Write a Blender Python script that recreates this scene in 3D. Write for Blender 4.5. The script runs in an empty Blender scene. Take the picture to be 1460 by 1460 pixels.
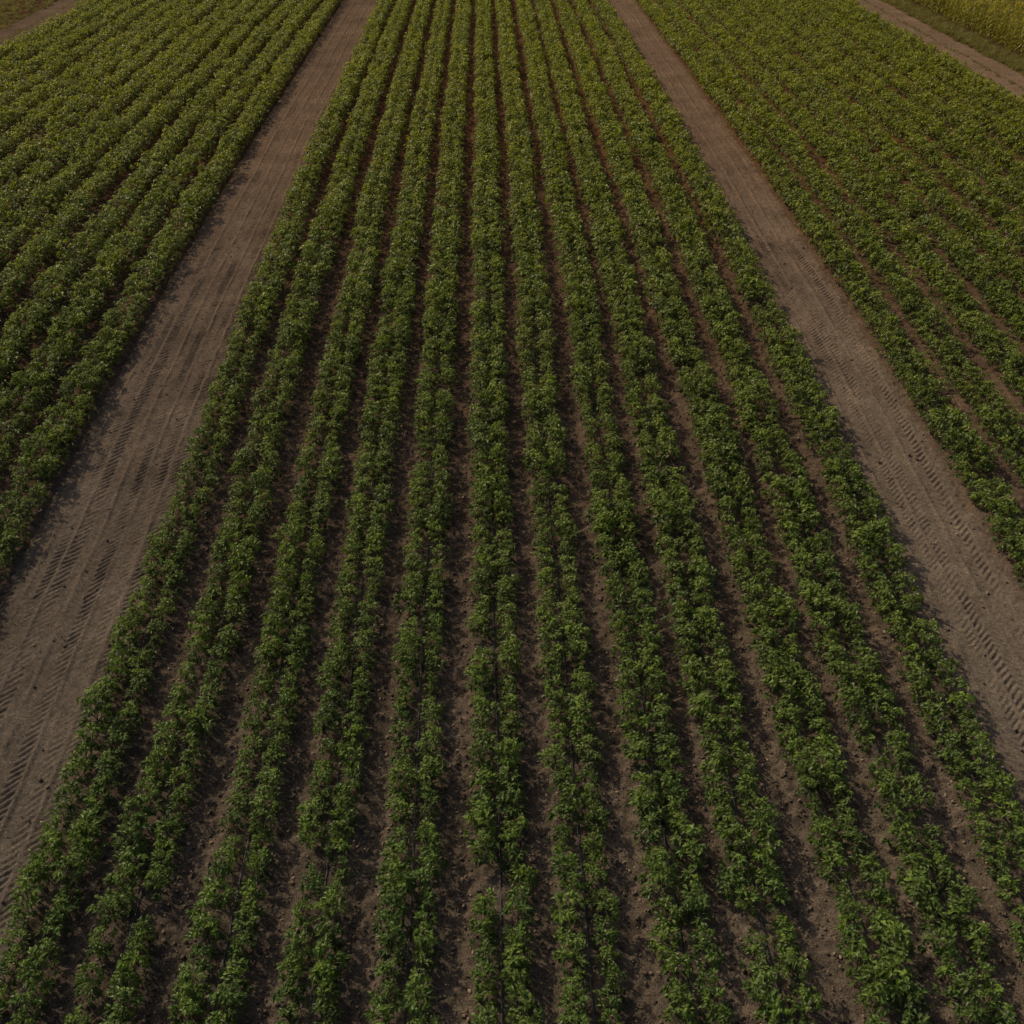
import bpy, math, random
import numpy as np
from mathutils import Vector
random.seed(3); rng=np.random.default_rng(5)
scene=bpy.context.scene
D=1.5
# ------------------------------------------------------------ noise helpers
def _h(ix,iy,seed):
    n=(ix.astype(np.int64)*374761393+iy.astype(np.int64)*668265263+seed*1442695041)&0xFFFFFFFF
    n=((n^(n>>13))*1274126177)&0xFFFFFFFF
    n=(n^(n>>16))&0xFFFFFF
    return n/float(0xFFFFFF)
def vn(x,y,s,seed=0):
    x=np.asarray(x,float)/s; y=np.asarray(y,float)/s
    ix=np.floor(x); iy=np.floor(y); fx=x-ix; fy=y-iy
    fx=fx*fx*(3-2*fx); fy=fy*fy*(3-2*fy)
    a=_h(ix,iy,seed); b=_h(ix+1,iy,seed); c=_h(ix,iy+1,seed); d=_h(ix+1,iy+1,seed)
    return (a*(1-fx)+b*fx)*(1-fy)+(c*(1-fx)+d*fx)*fy-0.5
# ------------------------------------------------------------ terrain profile
_py=np.linspace(-40,400,2200)
_pz=np.interp(_py,[-40,0,8,16.4,23.6,32.7,48.8,87.7,130,400],[-1.6,-.8,-.58,-.32,-.06,0,-.28,-1.8,-3.0,-4.5])
k=np.exp(-np.linspace(-2.5,2.5,41)**2); k/=k.sum()
_pz=np.convolve(np.pad(_pz,20,mode='edge'),k,mode='valid')
def prof(y): return np.interp(y,_py,_pz)
BEDS=[-7.75-i for i in range(13)]+[float(k) for k in range(-5,7)]+[8.35+i for i in range(11)]
rb=np.random.default_rng(11)
BEDOFF=[float(rb.uniform(-.06,.06)) for _ in BEDS]
TR=[(-7.5*D,-5.25*D),(6.2*D,8.1*D),(19.0*D,21.2*D),(-22.6*D,-20.4*D)]
def bedx(i,y):
    return BEDS[i]*D+BEDOFF[i]+0.16*vn(np.asarray(y,float),np.zeros_like(y)+i*7.3,8.0,21)
def in_track(x):
    m=np.zeros_like(x)
    for a,b in TR:
        c=(a+b)/2; h=(b-a)/2
        m=np.maximum(m,np.clip((h-np.abs(x-c))/0.12,0,1))
    return m
def ground_h(x,y):
    z=prof(y)
    bm=np.zeros_like(x)
    for i,b in enumerate(BEDS):
        d=np.abs(x-b*D-BEDOFF[i]); bm=np.maximum(bm,np.clip((0.62-d)/0.22,0,1))
    far=np.clip(1-(y-115)/5,0,1)
    t=in_track(x)
    z=z+0.06*bm*far*(1-t)
    lim=((np.abs(x)<40)&(y<120))
    n1=vn(x,y,.21,2); n2=vn(x,y,.11,3)
    rough=(vn(x,y,.55,1)*.05+n1*.05+np.abs(n1)*.04+n2*.05+np.maximum(n2-.15,0)*.1)
    z=z+rough*(1-t)*lim+vn(x,y,6,4)*.06*lim - 0.05*t*lim
    return z
def grid_mesh(name,xs,ys,fz):
    X,Y=np.meshgrid(xs,ys); Z=fz(X,Y)
    co=np.stack([X,Y,Z],-1).reshape(-1,3)
    nx,ny=len(xs),len(ys)
    i=np.arange(nx-1)[None,:]+np.arange(ny-1)[:,None]*nx
    f=np.stack([i,i+1,i+1+nx,i+nx],-1).reshape(-1,4)
    me=bpy.data.meshes.new(name)
    me.vertices.add(len(co)); me.vertices.foreach_set("co",co.ravel())
    me.loops.add(f.size); me.loops.foreach_set("vertex_index",f.ravel().astype(np.int32))
    me.polygons.add(len(f)); me.polygons.foreach_set("loop_start",(np.arange(len(f))*4).astype(np.int32))
    me.polygons.foreach_set("use_smooth",np.ones(len(f),bool))
    me.update(calc_edges=True)
    return me
# ------------------------------------------------------------ materials
def new_mat(name):
    m=bpy.data.materials.new(name); m.use_nodes=True; nt=m.node_tree; nt.nodes.clear(); return m,nt
def N(nt,t,**k):
    n=nt.nodes.new(t)
    for a,b in k.items(): setattr(n,a,b)
    return n
def ramp(nt,fac,stops):
    r=N(nt,'ShaderNodeValToRGB'); cr=r.color_ramp
    while len(cr.elements)<len(stops): cr.elements.new(.5)
    for e,(p,c) in zip(cr.elements,stops): e.position=p; e.color=(*c,1)
    nt.links.new(fac,r.inputs[0]); return r.outputs[0]
def mixc(nt,fac,a,b,bt='MIX'):
    m=N(nt,'ShaderNodeMix',data_type='RGBA',blend_type=bt)
    for s,v in ((0,fac),(6,a),(7,b)):
        if hasattr(v,'is_output'): nt.links.new(v,m.inputs[s])
        else: m.inputs[s].default_value=v if s==0 else (*v,1)
    return m.outputs[2]
def noise(nt,vec,sc,det=4,rough=.6):
    n=N(nt,'ShaderNodeTexNoise'); n.inputs['Scale'].default_value=sc; n.inputs['Detail'].default_value=det; n.inputs['Roughness'].default_value=rough
    nt.links.new(vec,n.inputs['Vector']); return n.outputs['Fac']
def maprange(nt,v,a,b,c=0,d=1):
    m=N(nt,'ShaderNodeMapRange'); nt.links.new(v,m.inputs[0])
    for i,x in enumerate((a,b,c,d)): m.inputs[i+1].default_value=x
    return m.outputs[0]
def posy(nt):
    g=N(nt,'ShaderNodeNewGeometry'); s=N(nt,'ShaderNodeSeparateXYZ'); nt.links.new(g.outputs['Position'],s.inputs[0])
    return g.outputs['Position'],s.outputs[0],s.outputs[1]
def soil(name,near,far,dark=.55,bump=.6):
    m,nt=new_mat(name); P,px,py=posy(nt)
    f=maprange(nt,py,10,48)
    base=mixc(nt,f,near,far)  # warm haze painted into the soil colour, stronger with distance
    big=ramp(nt,noise(nt,P,.5,3),[(.3,(.8,.8,.8)),(.7,(1.2,1.2,1.2))])
    c=mixc(nt,1,base,big,'MULTIPLY')
    mid=ramp(nt,noise(nt,P,6,4,.7),[(.3,(dark,dark,dark)),(.55,(1,1,1)),(.75,(1.35,1.32,1.28))])
    c=mixc(nt,1,c,mid,'MULTIPLY')
    fine=ramp(nt,noise(nt,P,34,2,.7),[(.35,(.55,.55,.55)),(.65,(1.35,1.33,1.3))])
    c=mixc(nt,1,c,fine,'MULTIPLY')
    b=N(nt,'ShaderNodeBsdfDiffuse'); b.inputs['Roughness'].default_value=.6
    nt.links.new(c,b.inputs[0])
    bp=N(nt,'ShaderNodeBump'); bp.inputs['Strength'].default_value=bump; bp.inputs['Distance'].default_value=.04
    nt.links.new(noise(nt,P,20,4,.75),bp.inputs['Height']); nt.links.new(bp.outputs[0],b.inputs['Normal'])
    o=N(nt,'ShaderNodeOutputMaterial'); nt.links.new(b.outputs[0],o.inputs[0]); return m
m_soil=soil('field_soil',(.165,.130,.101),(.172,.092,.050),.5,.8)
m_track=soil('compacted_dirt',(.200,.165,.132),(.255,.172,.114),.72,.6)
def leafmat(name,near,far,trans,rough=.5,spec=.4,tt=.38):
    m,nt=new_mat(name); P,px,py=posy(nt)
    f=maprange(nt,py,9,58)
    base=mixc(nt,f,near,far)  # yellow glow of haze and backlight painted into the leaf colour with distance
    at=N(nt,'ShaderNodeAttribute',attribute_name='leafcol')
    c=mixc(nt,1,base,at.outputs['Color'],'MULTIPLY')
    oi=N(nt,'ShaderNodeObjectInfo')
    rv=ramp(nt,oi.outputs['Random'],[(0,(.72,.78,.8)),(.5,(1,1,1)),(1,(1.2,1.2,1.0))])
    c=mixc(nt,1,c,rv,'MULTIPLY')
    b=N(nt,'ShaderNodeBsdfPrincipled'); b.inputs['Roughness'].default_value=rough; b.inputs['Specular IOR Level'].default_value=spec
    nt.links.new(c,b.inputs['Base Color'])
    t=N(nt,'ShaderNodeBsdfTranslucent'); tc=mixc(nt,1,c,trans,'MULTIPLY'); nt.links.new(tc,t.inputs[0])
    mx=N(nt,'ShaderNodeMixShader'); mx.inputs[0].default_value=tt
    nt.links.new(b.outputs[0],mx.inputs[1]); nt.links.new(t.outputs[0],mx.inputs[2])
    o=N(nt,'ShaderNodeOutputMaterial'); nt.links.new(mx.outputs[0],o.inputs[0]); return m
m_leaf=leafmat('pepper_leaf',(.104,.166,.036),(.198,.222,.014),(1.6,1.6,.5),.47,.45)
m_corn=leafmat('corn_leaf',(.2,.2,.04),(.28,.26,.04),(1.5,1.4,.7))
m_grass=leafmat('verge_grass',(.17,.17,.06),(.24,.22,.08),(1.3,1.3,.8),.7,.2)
def plain(name,col,rough=.8,spec=.2,rnd=False):
    m,nt=new_mat(name); P,_,_=posy(nt)
    v=ramp(nt,noise(nt,P,30,2),[(.3,(.7,.7,.7)),(.7,(1.25,1.25,1.25))])
    c=mixc(nt,1,col,v,'MULTIPLY')
    if rnd:
        oi=N(nt,'ShaderNodeObjectInfo'); c=mixc(nt,1,c,ramp(nt,oi.outputs['Random'],[(0,(.5,.5,.5)),(.8,(1.2,1.15,1.1)),(1,(2.1,2.0,1.75))]),'MULTIPLY')
    b=N(nt,'ShaderNodeBsdfPrincipled'); b.inputs['Roughness'].default_value=rough; b.inputs['Specular IOR Level'].default_value=spec
    nt.links.new(c,b.inputs['Base Color']); o=N(nt,'ShaderNodeOutputMaterial'); nt.links.new(b.outputs[0],o.inputs[0]); return m
m_stem=plain('plant_stem',(.09,.12,.04))
m_clod=plain('soil_clod',(.18,.14,.108),.95,.1,True)
m_hose=plain('drip_hose_plastic',(.07,.075,.088),.4,.5)
# ------------------------------------------------------------ ground
def stepped(a,segs):
    out=[a]
    for end,st in segs:
        while out[-1]<end-1e-6: out.append(min(end,out[-1]+st))
    return out
right=stepped(0,[(13.5,.045),(34,.25),(50,2),(120,10),(500,60),(4000,500)])
xs=np.array([-v for v in right[:0:-1]]+right)
ys=np.array([-v for v in stepped(0,[(40,4),(200,20),(3000,400)])[:0:-1]]+stepped(0,[(6,.3),(22,.04),(36,.07),(60,.13),(100,.35),(130,2),(400,15),(1000,80),(5000,500)]))
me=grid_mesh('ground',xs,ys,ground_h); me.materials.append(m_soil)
g=bpy.data.objects.new('ground',me); scene.collection.objects.link(g)
# ------------------------------------------------------------ dirt tracks
def track_fn(a,b,lanes,seed,amp):
    c0=(a+b)/2; h=(b-a)/2
    def f(x,y):
        z=prof(y)+vn(x,y,6,4)*.06+.012
        u=x-c0-0.16*vn(y,y*0,9,seed+3)
        z=z+vn(x,y,.9,seed)*.04+vn(x,y*.5,.16,seed+1)*.022+vn(x,y,.07,seed+2)*.014
        for li,(lc,w,per,slant) in enumerate(lanes):
            uu=u-lc-.09*vn(y,y*0+li,4,seed+40+li); ins=np.clip((w/2-np.abs(uu))/.07,0,1)
            ph=2*np.pi*(y+slant*np.abs(uu)+li*.37+.09*vn(x,y,.5,seed+60))/per
            ch=np.tanh(1.5*np.sin(ph))
            am=np.clip(.8+1.7*vn(x,y,2.0,seed+10+li)+.8*vn(x,y,.35,seed+30),.08,1.2)
            z=z+ins*(-.014+ch*.0165*amp*am)
            z=z+.010*np.exp(-((np.abs(uu)-w/2-.02)/.035)**2)*np.clip(.6+2*vn(x,y,.5,seed+50),0,1.5)
        e=np.clip((np.abs(x-c0)-(h-.45))/.45,0,1)
        z=z+e*(vn(x,y,.2,seed+5)*.06+vn(x,y,.09,seed+6)*.05)-e**3*.05
        return z
    return f
def ytrack(fine=True):
    return np.array(stepped(2,[(22,.024 if fine else .1),(36,.032 if fine else .1),(56,.06),(120,.3)]))
lanesL=[(-1.42,.56,.18,1.0),(-.86,.52,.16,-1.0),(-.30,.58,.19,1.0),(.30,.58,.17,-1.0),(.88,.54,.18,-1.0),(1.42,.5,.16,1.0)]
lanesR=[(-.98,.54,.18,1.0),(-.42,.54,.16,-1.0),(.16,.56,.17,1.0),(.76,.56,.19,-1.0)]
lanesO=[(-.9,.45,.2,.9),(.9,.45,.2,.9)]
for i,(a,b) in enumerate(TR):
    fine=i<2
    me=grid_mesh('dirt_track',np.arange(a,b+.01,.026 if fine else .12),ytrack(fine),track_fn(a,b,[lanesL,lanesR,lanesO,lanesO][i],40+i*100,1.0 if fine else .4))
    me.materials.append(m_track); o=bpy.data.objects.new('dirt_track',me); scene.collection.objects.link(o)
# ------------------------------------------------------------ plant meshes
class MB:
    def __init__(s): s.v=[]; s.f=[]; s.c=[]; s.m=[]
    def face(s,idx,col,mi=0): s.f.append(idx); s.c.append(col); s.m.append(mi)
    def leaf(s,p,az,pitch,L,W,droop,col,roll=0):
        p=Vector(p); d=Vector((math.cos(az)*math.cos(pitch),math.sin(az)*math.cos(pitch),math.sin(pitch)))
        p2=pitch-droop; d2=Vector((math.cos(az)*math.cos(p2),math.sin(az)*math.cos(p2),math.sin(p2)))
        side=Vector((-math.sin(az),math.cos(az),roll)).normalized()
        mid=p+d*L*.45; tip=mid+d2*L*.55; up=Vector((0,0,1))*W*.22
        b=len(s.v)
        s.v+= [p,mid-up*.4,mid+side*W*.5+up*.6,mid-side*W*.5+up*.6,tip]
        s.face((b,b+2,b+1),col); s.face((b,b+1,b+3),col); s.face((b+1,b+2,b+4),col); s.face((b+1,b+4,b+3),col)
    def blade(s,p,az,pitch,L,W,droop,col,n=5):
        p=Vector(p); side=Vector((-math.sin(az),math.cos(az),0)); b=len(s.v); pt=p.copy()
        for i in range(n+1):
            t=i/n; w=W*.5*(1-t**2)*(.6+min(1,t*3)*.4)
            s.v+=[pt+side*w,pt-side*w]
            pi=pitch-droop*t; pt=pt+Vector((math.cos(az)*math.cos(pi),math.sin(az)*math.cos(pi),math.sin(pi)))*L/n
        for i in range(n): s.face((b+2*i,b+2*i+1,b+2*i+3,b+2*i+2),col)
    def stem(s,a,c,r0,r1,col,n=4):
        a=Vector(a); c=Vector(c); ax=(c-a).normalized(); q=ax.orthogonal().normalized(); w=ax.cross(q); b=len(s.v)
        for pt,r in ((a,r0),(c,r1)):
            for k in range(n):
                t=2*math.pi*k/n; s.v.append(pt+q*math.cos(t)*r+w*math.sin(t)*r)
        for k in range(n): s.face((b+k,b+(k+1)%n,b+n+(k+1)%n,b+n+k),col,1)
    def obj(s,name,mats):
        me=bpy.data.meshes.new(name); me.from_pydata([tuple(v) for v in s.v],[],s.f)
        ca=me.color_attributes.new('leafcol','FLOAT_COLOR','CORNER'); buf=[]
        for p,c in zip(me.polygons,s.c):
            for _ in range(p.loop_total): buf+= [c[0],c[1],c[2],1]
        ca.data.foreach_set('color',buf)
        for m in mats: me.materials.append(m)
        me.polygons.foreach_set('material_index',s.m); me.update()
        return bpy.data.objects.new(name,me)
def pepper(seed,lod=0):
    R=random.Random(seed); mb=MB(); W1=(1,1,1)
    if not lod: mb.stem((0,0,-.03),(0,0,.16),.010,.008,W1)
    H=R.uniform(.44,.62); rad=R.uniform(.15,.21)
    cl=[]
    nb=R.randint(8,10)
    for i in range(nb):
        az=i*2.4+R.uniform(-.5,.5); t=(i+.5)/nb
        z=.14+(H-.15)*t; rr=rad*math.sqrt(max(.05,1-(t**2.2)))*R.uniform(.7,1.25)
        p=Vector((math.cos(az)*rr,math.sin(az)*rr,z+R.uniform(-.04,.04)))
        if not lod: mb.stem((0,0,.10+.08*t),p,.006,.003,W1,3)
        cl.append((p,az,t))
    for p,az,t in cl:
        cb=R.uniform(.75,1.22)
        for j in range(R.randint(12,15) if not lod else 7):
            a=az+R.gauss(0,1.1) if t<.75 else R.uniform(0,6.28)
            q=p+Vector((R.gauss(0,.026),R.gauss(0,.026),R.gauss(0,.024)))
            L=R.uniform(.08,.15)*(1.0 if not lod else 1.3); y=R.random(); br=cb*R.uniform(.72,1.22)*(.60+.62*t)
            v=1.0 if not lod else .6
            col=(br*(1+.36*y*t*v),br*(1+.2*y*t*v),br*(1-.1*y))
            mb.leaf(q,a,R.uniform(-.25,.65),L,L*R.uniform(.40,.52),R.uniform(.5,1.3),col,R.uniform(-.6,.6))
    return mb
def corn(seed):
    R=random.Random(seed); mb=MB(); H=R.uniform(1.8,2.2)
    mb.stem((0,0,-.05),(0,0,H),.014,.007,(1,1,1)); az=R.uniform(0,3)
    for i in range(11):
        z=.25+i*(H-.4)/11; a=az+(i%2)*math.pi+R.gauss(0,.3); br=R.uniform(.75,1.25)
        mb.blade((0,0,z),a,R.uniform(.9,1.2),R.uniform(.55,.85),R.uniform(.06,.085),R.uniform(1.3,2.1),(br,br,br*.9),6)
    for j in range(7):
        mb.blade((0,0,H-.05),R.uniform(0,6.28),R.uniform(.9,1.5),.25,.012,.5,(2.2,1.8,1.6),2)
    return mb
def grass(seed):
    R=random.Random(seed); mb=MB()
    for i in range(60):
        r=R.uniform(0,.2); t=R.uniform(0,6.28); br=R.uniform(.7,1.3)
        mb.blade((r*math.cos(t),r*math.sin(t),-.02),R.uniform(0,6.28),R.uniform(.7,1.5),R.uniform(.15,.42),.014,R.uniform(.3,1.4),(br*R.uniform(.85,1.2),br,br),3)
    return mb
def clod(seed):
    R=random.Random(seed)
    import bmesh
    bm=bmesh.new(); bmesh.ops.create_icosphere(bm,subdivisions=1,radius=1)
    for v in bm.verts: v.co*=R.uniform(.65,1.2); v.co.z*=.75
    me=bpy.data.meshes.new('clod'); bm.to_mesh(me); bm.free(); me.materials.append(m_clod)
    return bpy.data.objects.new('clod',me)
def coll(name,objs):
    c=bpy.data.collections.new(name)
    for o in objs: c.objects.link(o)
    return c
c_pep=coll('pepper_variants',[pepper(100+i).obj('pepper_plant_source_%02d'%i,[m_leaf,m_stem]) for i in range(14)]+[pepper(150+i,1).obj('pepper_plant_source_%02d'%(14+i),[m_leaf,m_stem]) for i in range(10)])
c_corn=coll('corn_variants',[corn(200+i).obj('corn_source_%02d'%i,[m_corn,m_stem]) for i in range(6)])
c_gr=coll('grass_variants',[grass(300+i).obj('grass_source_%02d'%i,[m_grass,m_stem]) for i in range(5)])
c_cl=coll('clod_variants',[clod(400+i) for i in range(7)])
def scatter(name,P,rot,scl,nvar,c,vidx=None):
    n=len(P); me=bpy.data.meshes.new(name); me.vertices.add(n); me.vertices.foreach_set('co',np.asarray(P,float).ravel())
    a=me.attributes.new('rot','FLOAT_VECTOR','POINT'); a.data.foreach_set('vector',np.asarray(rot,float).ravel())
    a=me.attributes.new('scl','FLOAT_VECTOR','POINT'); a.data.foreach_set('vector',np.asarray(scl,float).ravel())
    a=me.attributes.new('vidx','INT','POINT'); a.data.foreach_set('value',(rng.integers(0,nvar,n) if vidx is None else vidx).astype(np.int32))
    ob=bpy.data.objects.new(name,me); scene.collection.objects.link(ob)
    ng=bpy.data.node_groups.new(name+'_scatter','GeometryNodeTree')
    ng.interface.new_socket('Geometry',in_out='INPUT',socket_type='NodeSocketGeometry')
    ng.interface.new_socket('Geometry',in_out='OUTPUT',socket_type='NodeSocketGeometry')
    gi=ng.nodes.new('NodeGroupInput'); go=ng.nodes.new('NodeGroupOutput'); ip=ng.nodes.new('GeometryNodeInstanceOnPoints')
    ci=ng.nodes.new('GeometryNodeCollectionInfo'); ci.inputs['Collection'].default_value=c
    ci.inputs['Separate Children'].default_value=True; ci.inputs['Reset Children'].default_value=True
    L=ng.links.new
    def na(nm,t):
        q=ng.nodes.new('GeometryNodeInputNamedAttribute'); q.data_type=t; q.inputs['Name'].default_value=nm; return q.outputs['Attribute']
    er=ng.nodes.new('FunctionNodeEulerToRotation')
    L(gi.outputs[0],ip.inputs['Points']); L(ci.outputs[0],ip.inputs['Instance']); ip.inputs['Pick Instance'].default_value=True
    L(na('vidx','INT'),ip.inputs['Instance Index']); L(na('rot','FLOAT_VECTOR'),er.inputs[0]); L(er.outputs[0],ip.inputs['Rotation'])
    L(na('scl','FLOAT_VECTOR'),ip.inputs['Scale']); L(ip.outputs[0],go.inputs[0])
    md=ob.modifiers.new('scatter','NODES'); md.node_group=ng
    return ob
# ------------------------------------------------------------ pepper rows
P=[];S=[]
for i,b in enumerate(BEDS):
    for side in (-1,1):
        y=1.5+rng.uniform(0,.3)
        yy=[]
        while y<116: yy.append(y); y+=rng.uniform(.27,.38)+.03*min(1,y/40)
        yy=np.array(yy); n=len(yy)
        near=np.clip((34-yy)/15,0,1)
        x=bedx(i,yy)+side*(.25+.025*near+.06*vn(yy,yy*0+i*3+side,3,31))+rng.normal(0,.03,n)
        s=1.0+.15*np.clip((yy-10)/26,0,1)+.26*vn(yy,yy*0+i*5+side*2,2.4,33)+(.2+.16*near)*vn(x,yy,.9,34)+rng.normal(0,.1,n)
        s=np.clip(s,.55,1.4)
        keep=rng.random(n)>.02
        x,yy,s,near=x[keep],yy[keep],s[keep],near[keep]
        sx=s*(1-.05*near)
        P.append(np.stack([x,yy,ground_h(x,yy)-.005],-1)); S.append(np.stack([sx,sx,s*rng.uniform(.88,1.2,len(s))],-1))
P=np.concatenate(P);S=np.concatenate(S); n=len(P)
rot=np.stack([rng.normal(0,.1,n),rng.normal(0,.1,n),rng.uniform(0,6.283,n)],-1)
vi=np.where(P[:,1]+rng.normal(0,2,n)<32,rng.integers(0,14,n),rng.integers(14,24,n))
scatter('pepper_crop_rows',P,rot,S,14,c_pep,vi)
print('peppers',n)
# ------------------------------------------------------------ clods
n=80000
x=rng.uniform(-13,13.5,n); y=4+rng.random(n)**1.5*34
t=in_track(x); keep=(t<.1)|(rng.random(n)<.05)
dm=np.full(len(x),9.)
for i,b in enumerate(BEDS): dm=np.minimum(dm,np.abs(x-b*D-BEDOFF[i]))
keep&=(dm>.3)
x,y=x[keep],y[keep]; n=len(x)
s=.011+.034*rng.random(n)**3
tr=in_track(x)>.1
z=ground_h(x,y)+s*.3+np.where(tr,.06,0)
scatter('soil_clods',np.stack([x,y,z],-1),rng.uniform(0,6.28,(n,3)),np.stack([s*rng.uniform(.8,1.4,n),s,s],-1),7,c_cl)
# ------------------------------------------------------------ corn + verge grass
P=[]
for r in range(10):
    yy=np.arange(40,118,.25)+rng.uniform(-.05,.05); xx=22.2*D+r*.75+rng.normal(0,.05,len(yy)); P.append(np.stack([xx,yy,prof(yy)],-1))
P=np.concatenate(P); n=len(P); s=rng.uniform(.8,1.15,n)
scatter('corn_field',P,np.stack([rng.normal(0,.06,n),rng.normal(0,.06,n),rng.uniform(0,6.28,n)],-1),np.stack([s,s,s],-1),6,c_corn)
n=7000
xa=np.concatenate([rng.uniform(21.0*D,22.3*D,n//3),rng.uniform(-32*D,-22.4*D,n-n//3)]); ya=rng.uniform(30,118,n)
xa=np.concatenate([xa,20.1*D+rng.normal(0,.12,500),-21.5*D+rng.normal(0,.12,500)]); ya=np.concatenate([ya,rng.uniform(30,118,1000)]); n=len(xa)
s=rng.uniform(.6,1.5,n); s[-1000:]*=.4
scatter('verge_grass',np.stack([xa,ya,prof(ya)],-1),np.stack([np.zeros(n),np.zeros(n),rng.uniform(0,6.28,n)],-1),np.stack([s,s,s],-1),5,c_gr)
# ------------------------------------------------------------ drip hoses
V=[];F=[]
for i,b in enumerate(BEDS):
    yy=np.arange(2,60,.35); xx=bedx(i,yy)+.05*vn(yy,yy*0+i,1.6,71); zz=ground_h(xx,yy)+.03
    for j,(a,bb,c) in enumerate(zip(xx,yy,zz)):
        base=len(V)
        for q in range(6):
            th=q*math.pi/3; V.append((a+.012*math.cos(th),bb,c+.012*math.sin(th)))
        if j:
            for q in range(6): F.append((base-6+q,base-6+(q+1)%6,base+(q+1)%6,base+q))
me=bpy.data.meshes.new('drip_irrigation_hose'); me.from_pydata(V,[],F); me.materials.append(m_hose)
scene.collection.objects.link(bpy.data.objects.new('drip_irrigation_hose',me))
# ------------------------------------------------------------ light + camera
el=math.radians(40); az=math.radians(-50)   # azimuth clockwise from +Y
sv=Vector((math.sin(az)*math.cos(el),math.cos(az)*math.cos(el),math.sin(el)))
w=bpy.data.worlds.new('World'); scene.world=w; w.use_nodes=True; nt=w.node_tree
sky=nt.nodes.new('ShaderNodeTexSky'); sky.sky_type='NISHITA'; sky.sun_disc=False; sky.sun_elevation=el; sky.sun_rotation=az; sky.dust_density=6
bg=nt.nodes['Background']; bg.inputs[1].default_value=.058; nt.links.new(sky.outputs[0],bg.inputs[0])
ld=bpy.data.lights.new('sun','SUN'); ld.energy=2.4; ld.angle=math.radians(.8); ld.color=(1,.85,.61)
lo=bpy.data.objects.new('sun',ld); lo.rotation_euler=sv.to_track_quat('Z','Y').to_euler(); scene.collection.objects.link(lo)
cd=bpy.data.cameras.new('camera'); cd.sensor_width=36; cd.lens=35.3; cd.clip_end=9000; cd.clip_start=.1
co=bpy.data.objects.new('camera',cd); co.location=(0,0,15.3); co.rotation_euler=(math.radians(52),0,math.radians(-1.5)); scene.collection.objects.link(co)
scene.camera=co
scene.view_settings.view_transform='Standard'; scene.view_settings.look='None'; scene.view_settings.exposure=0
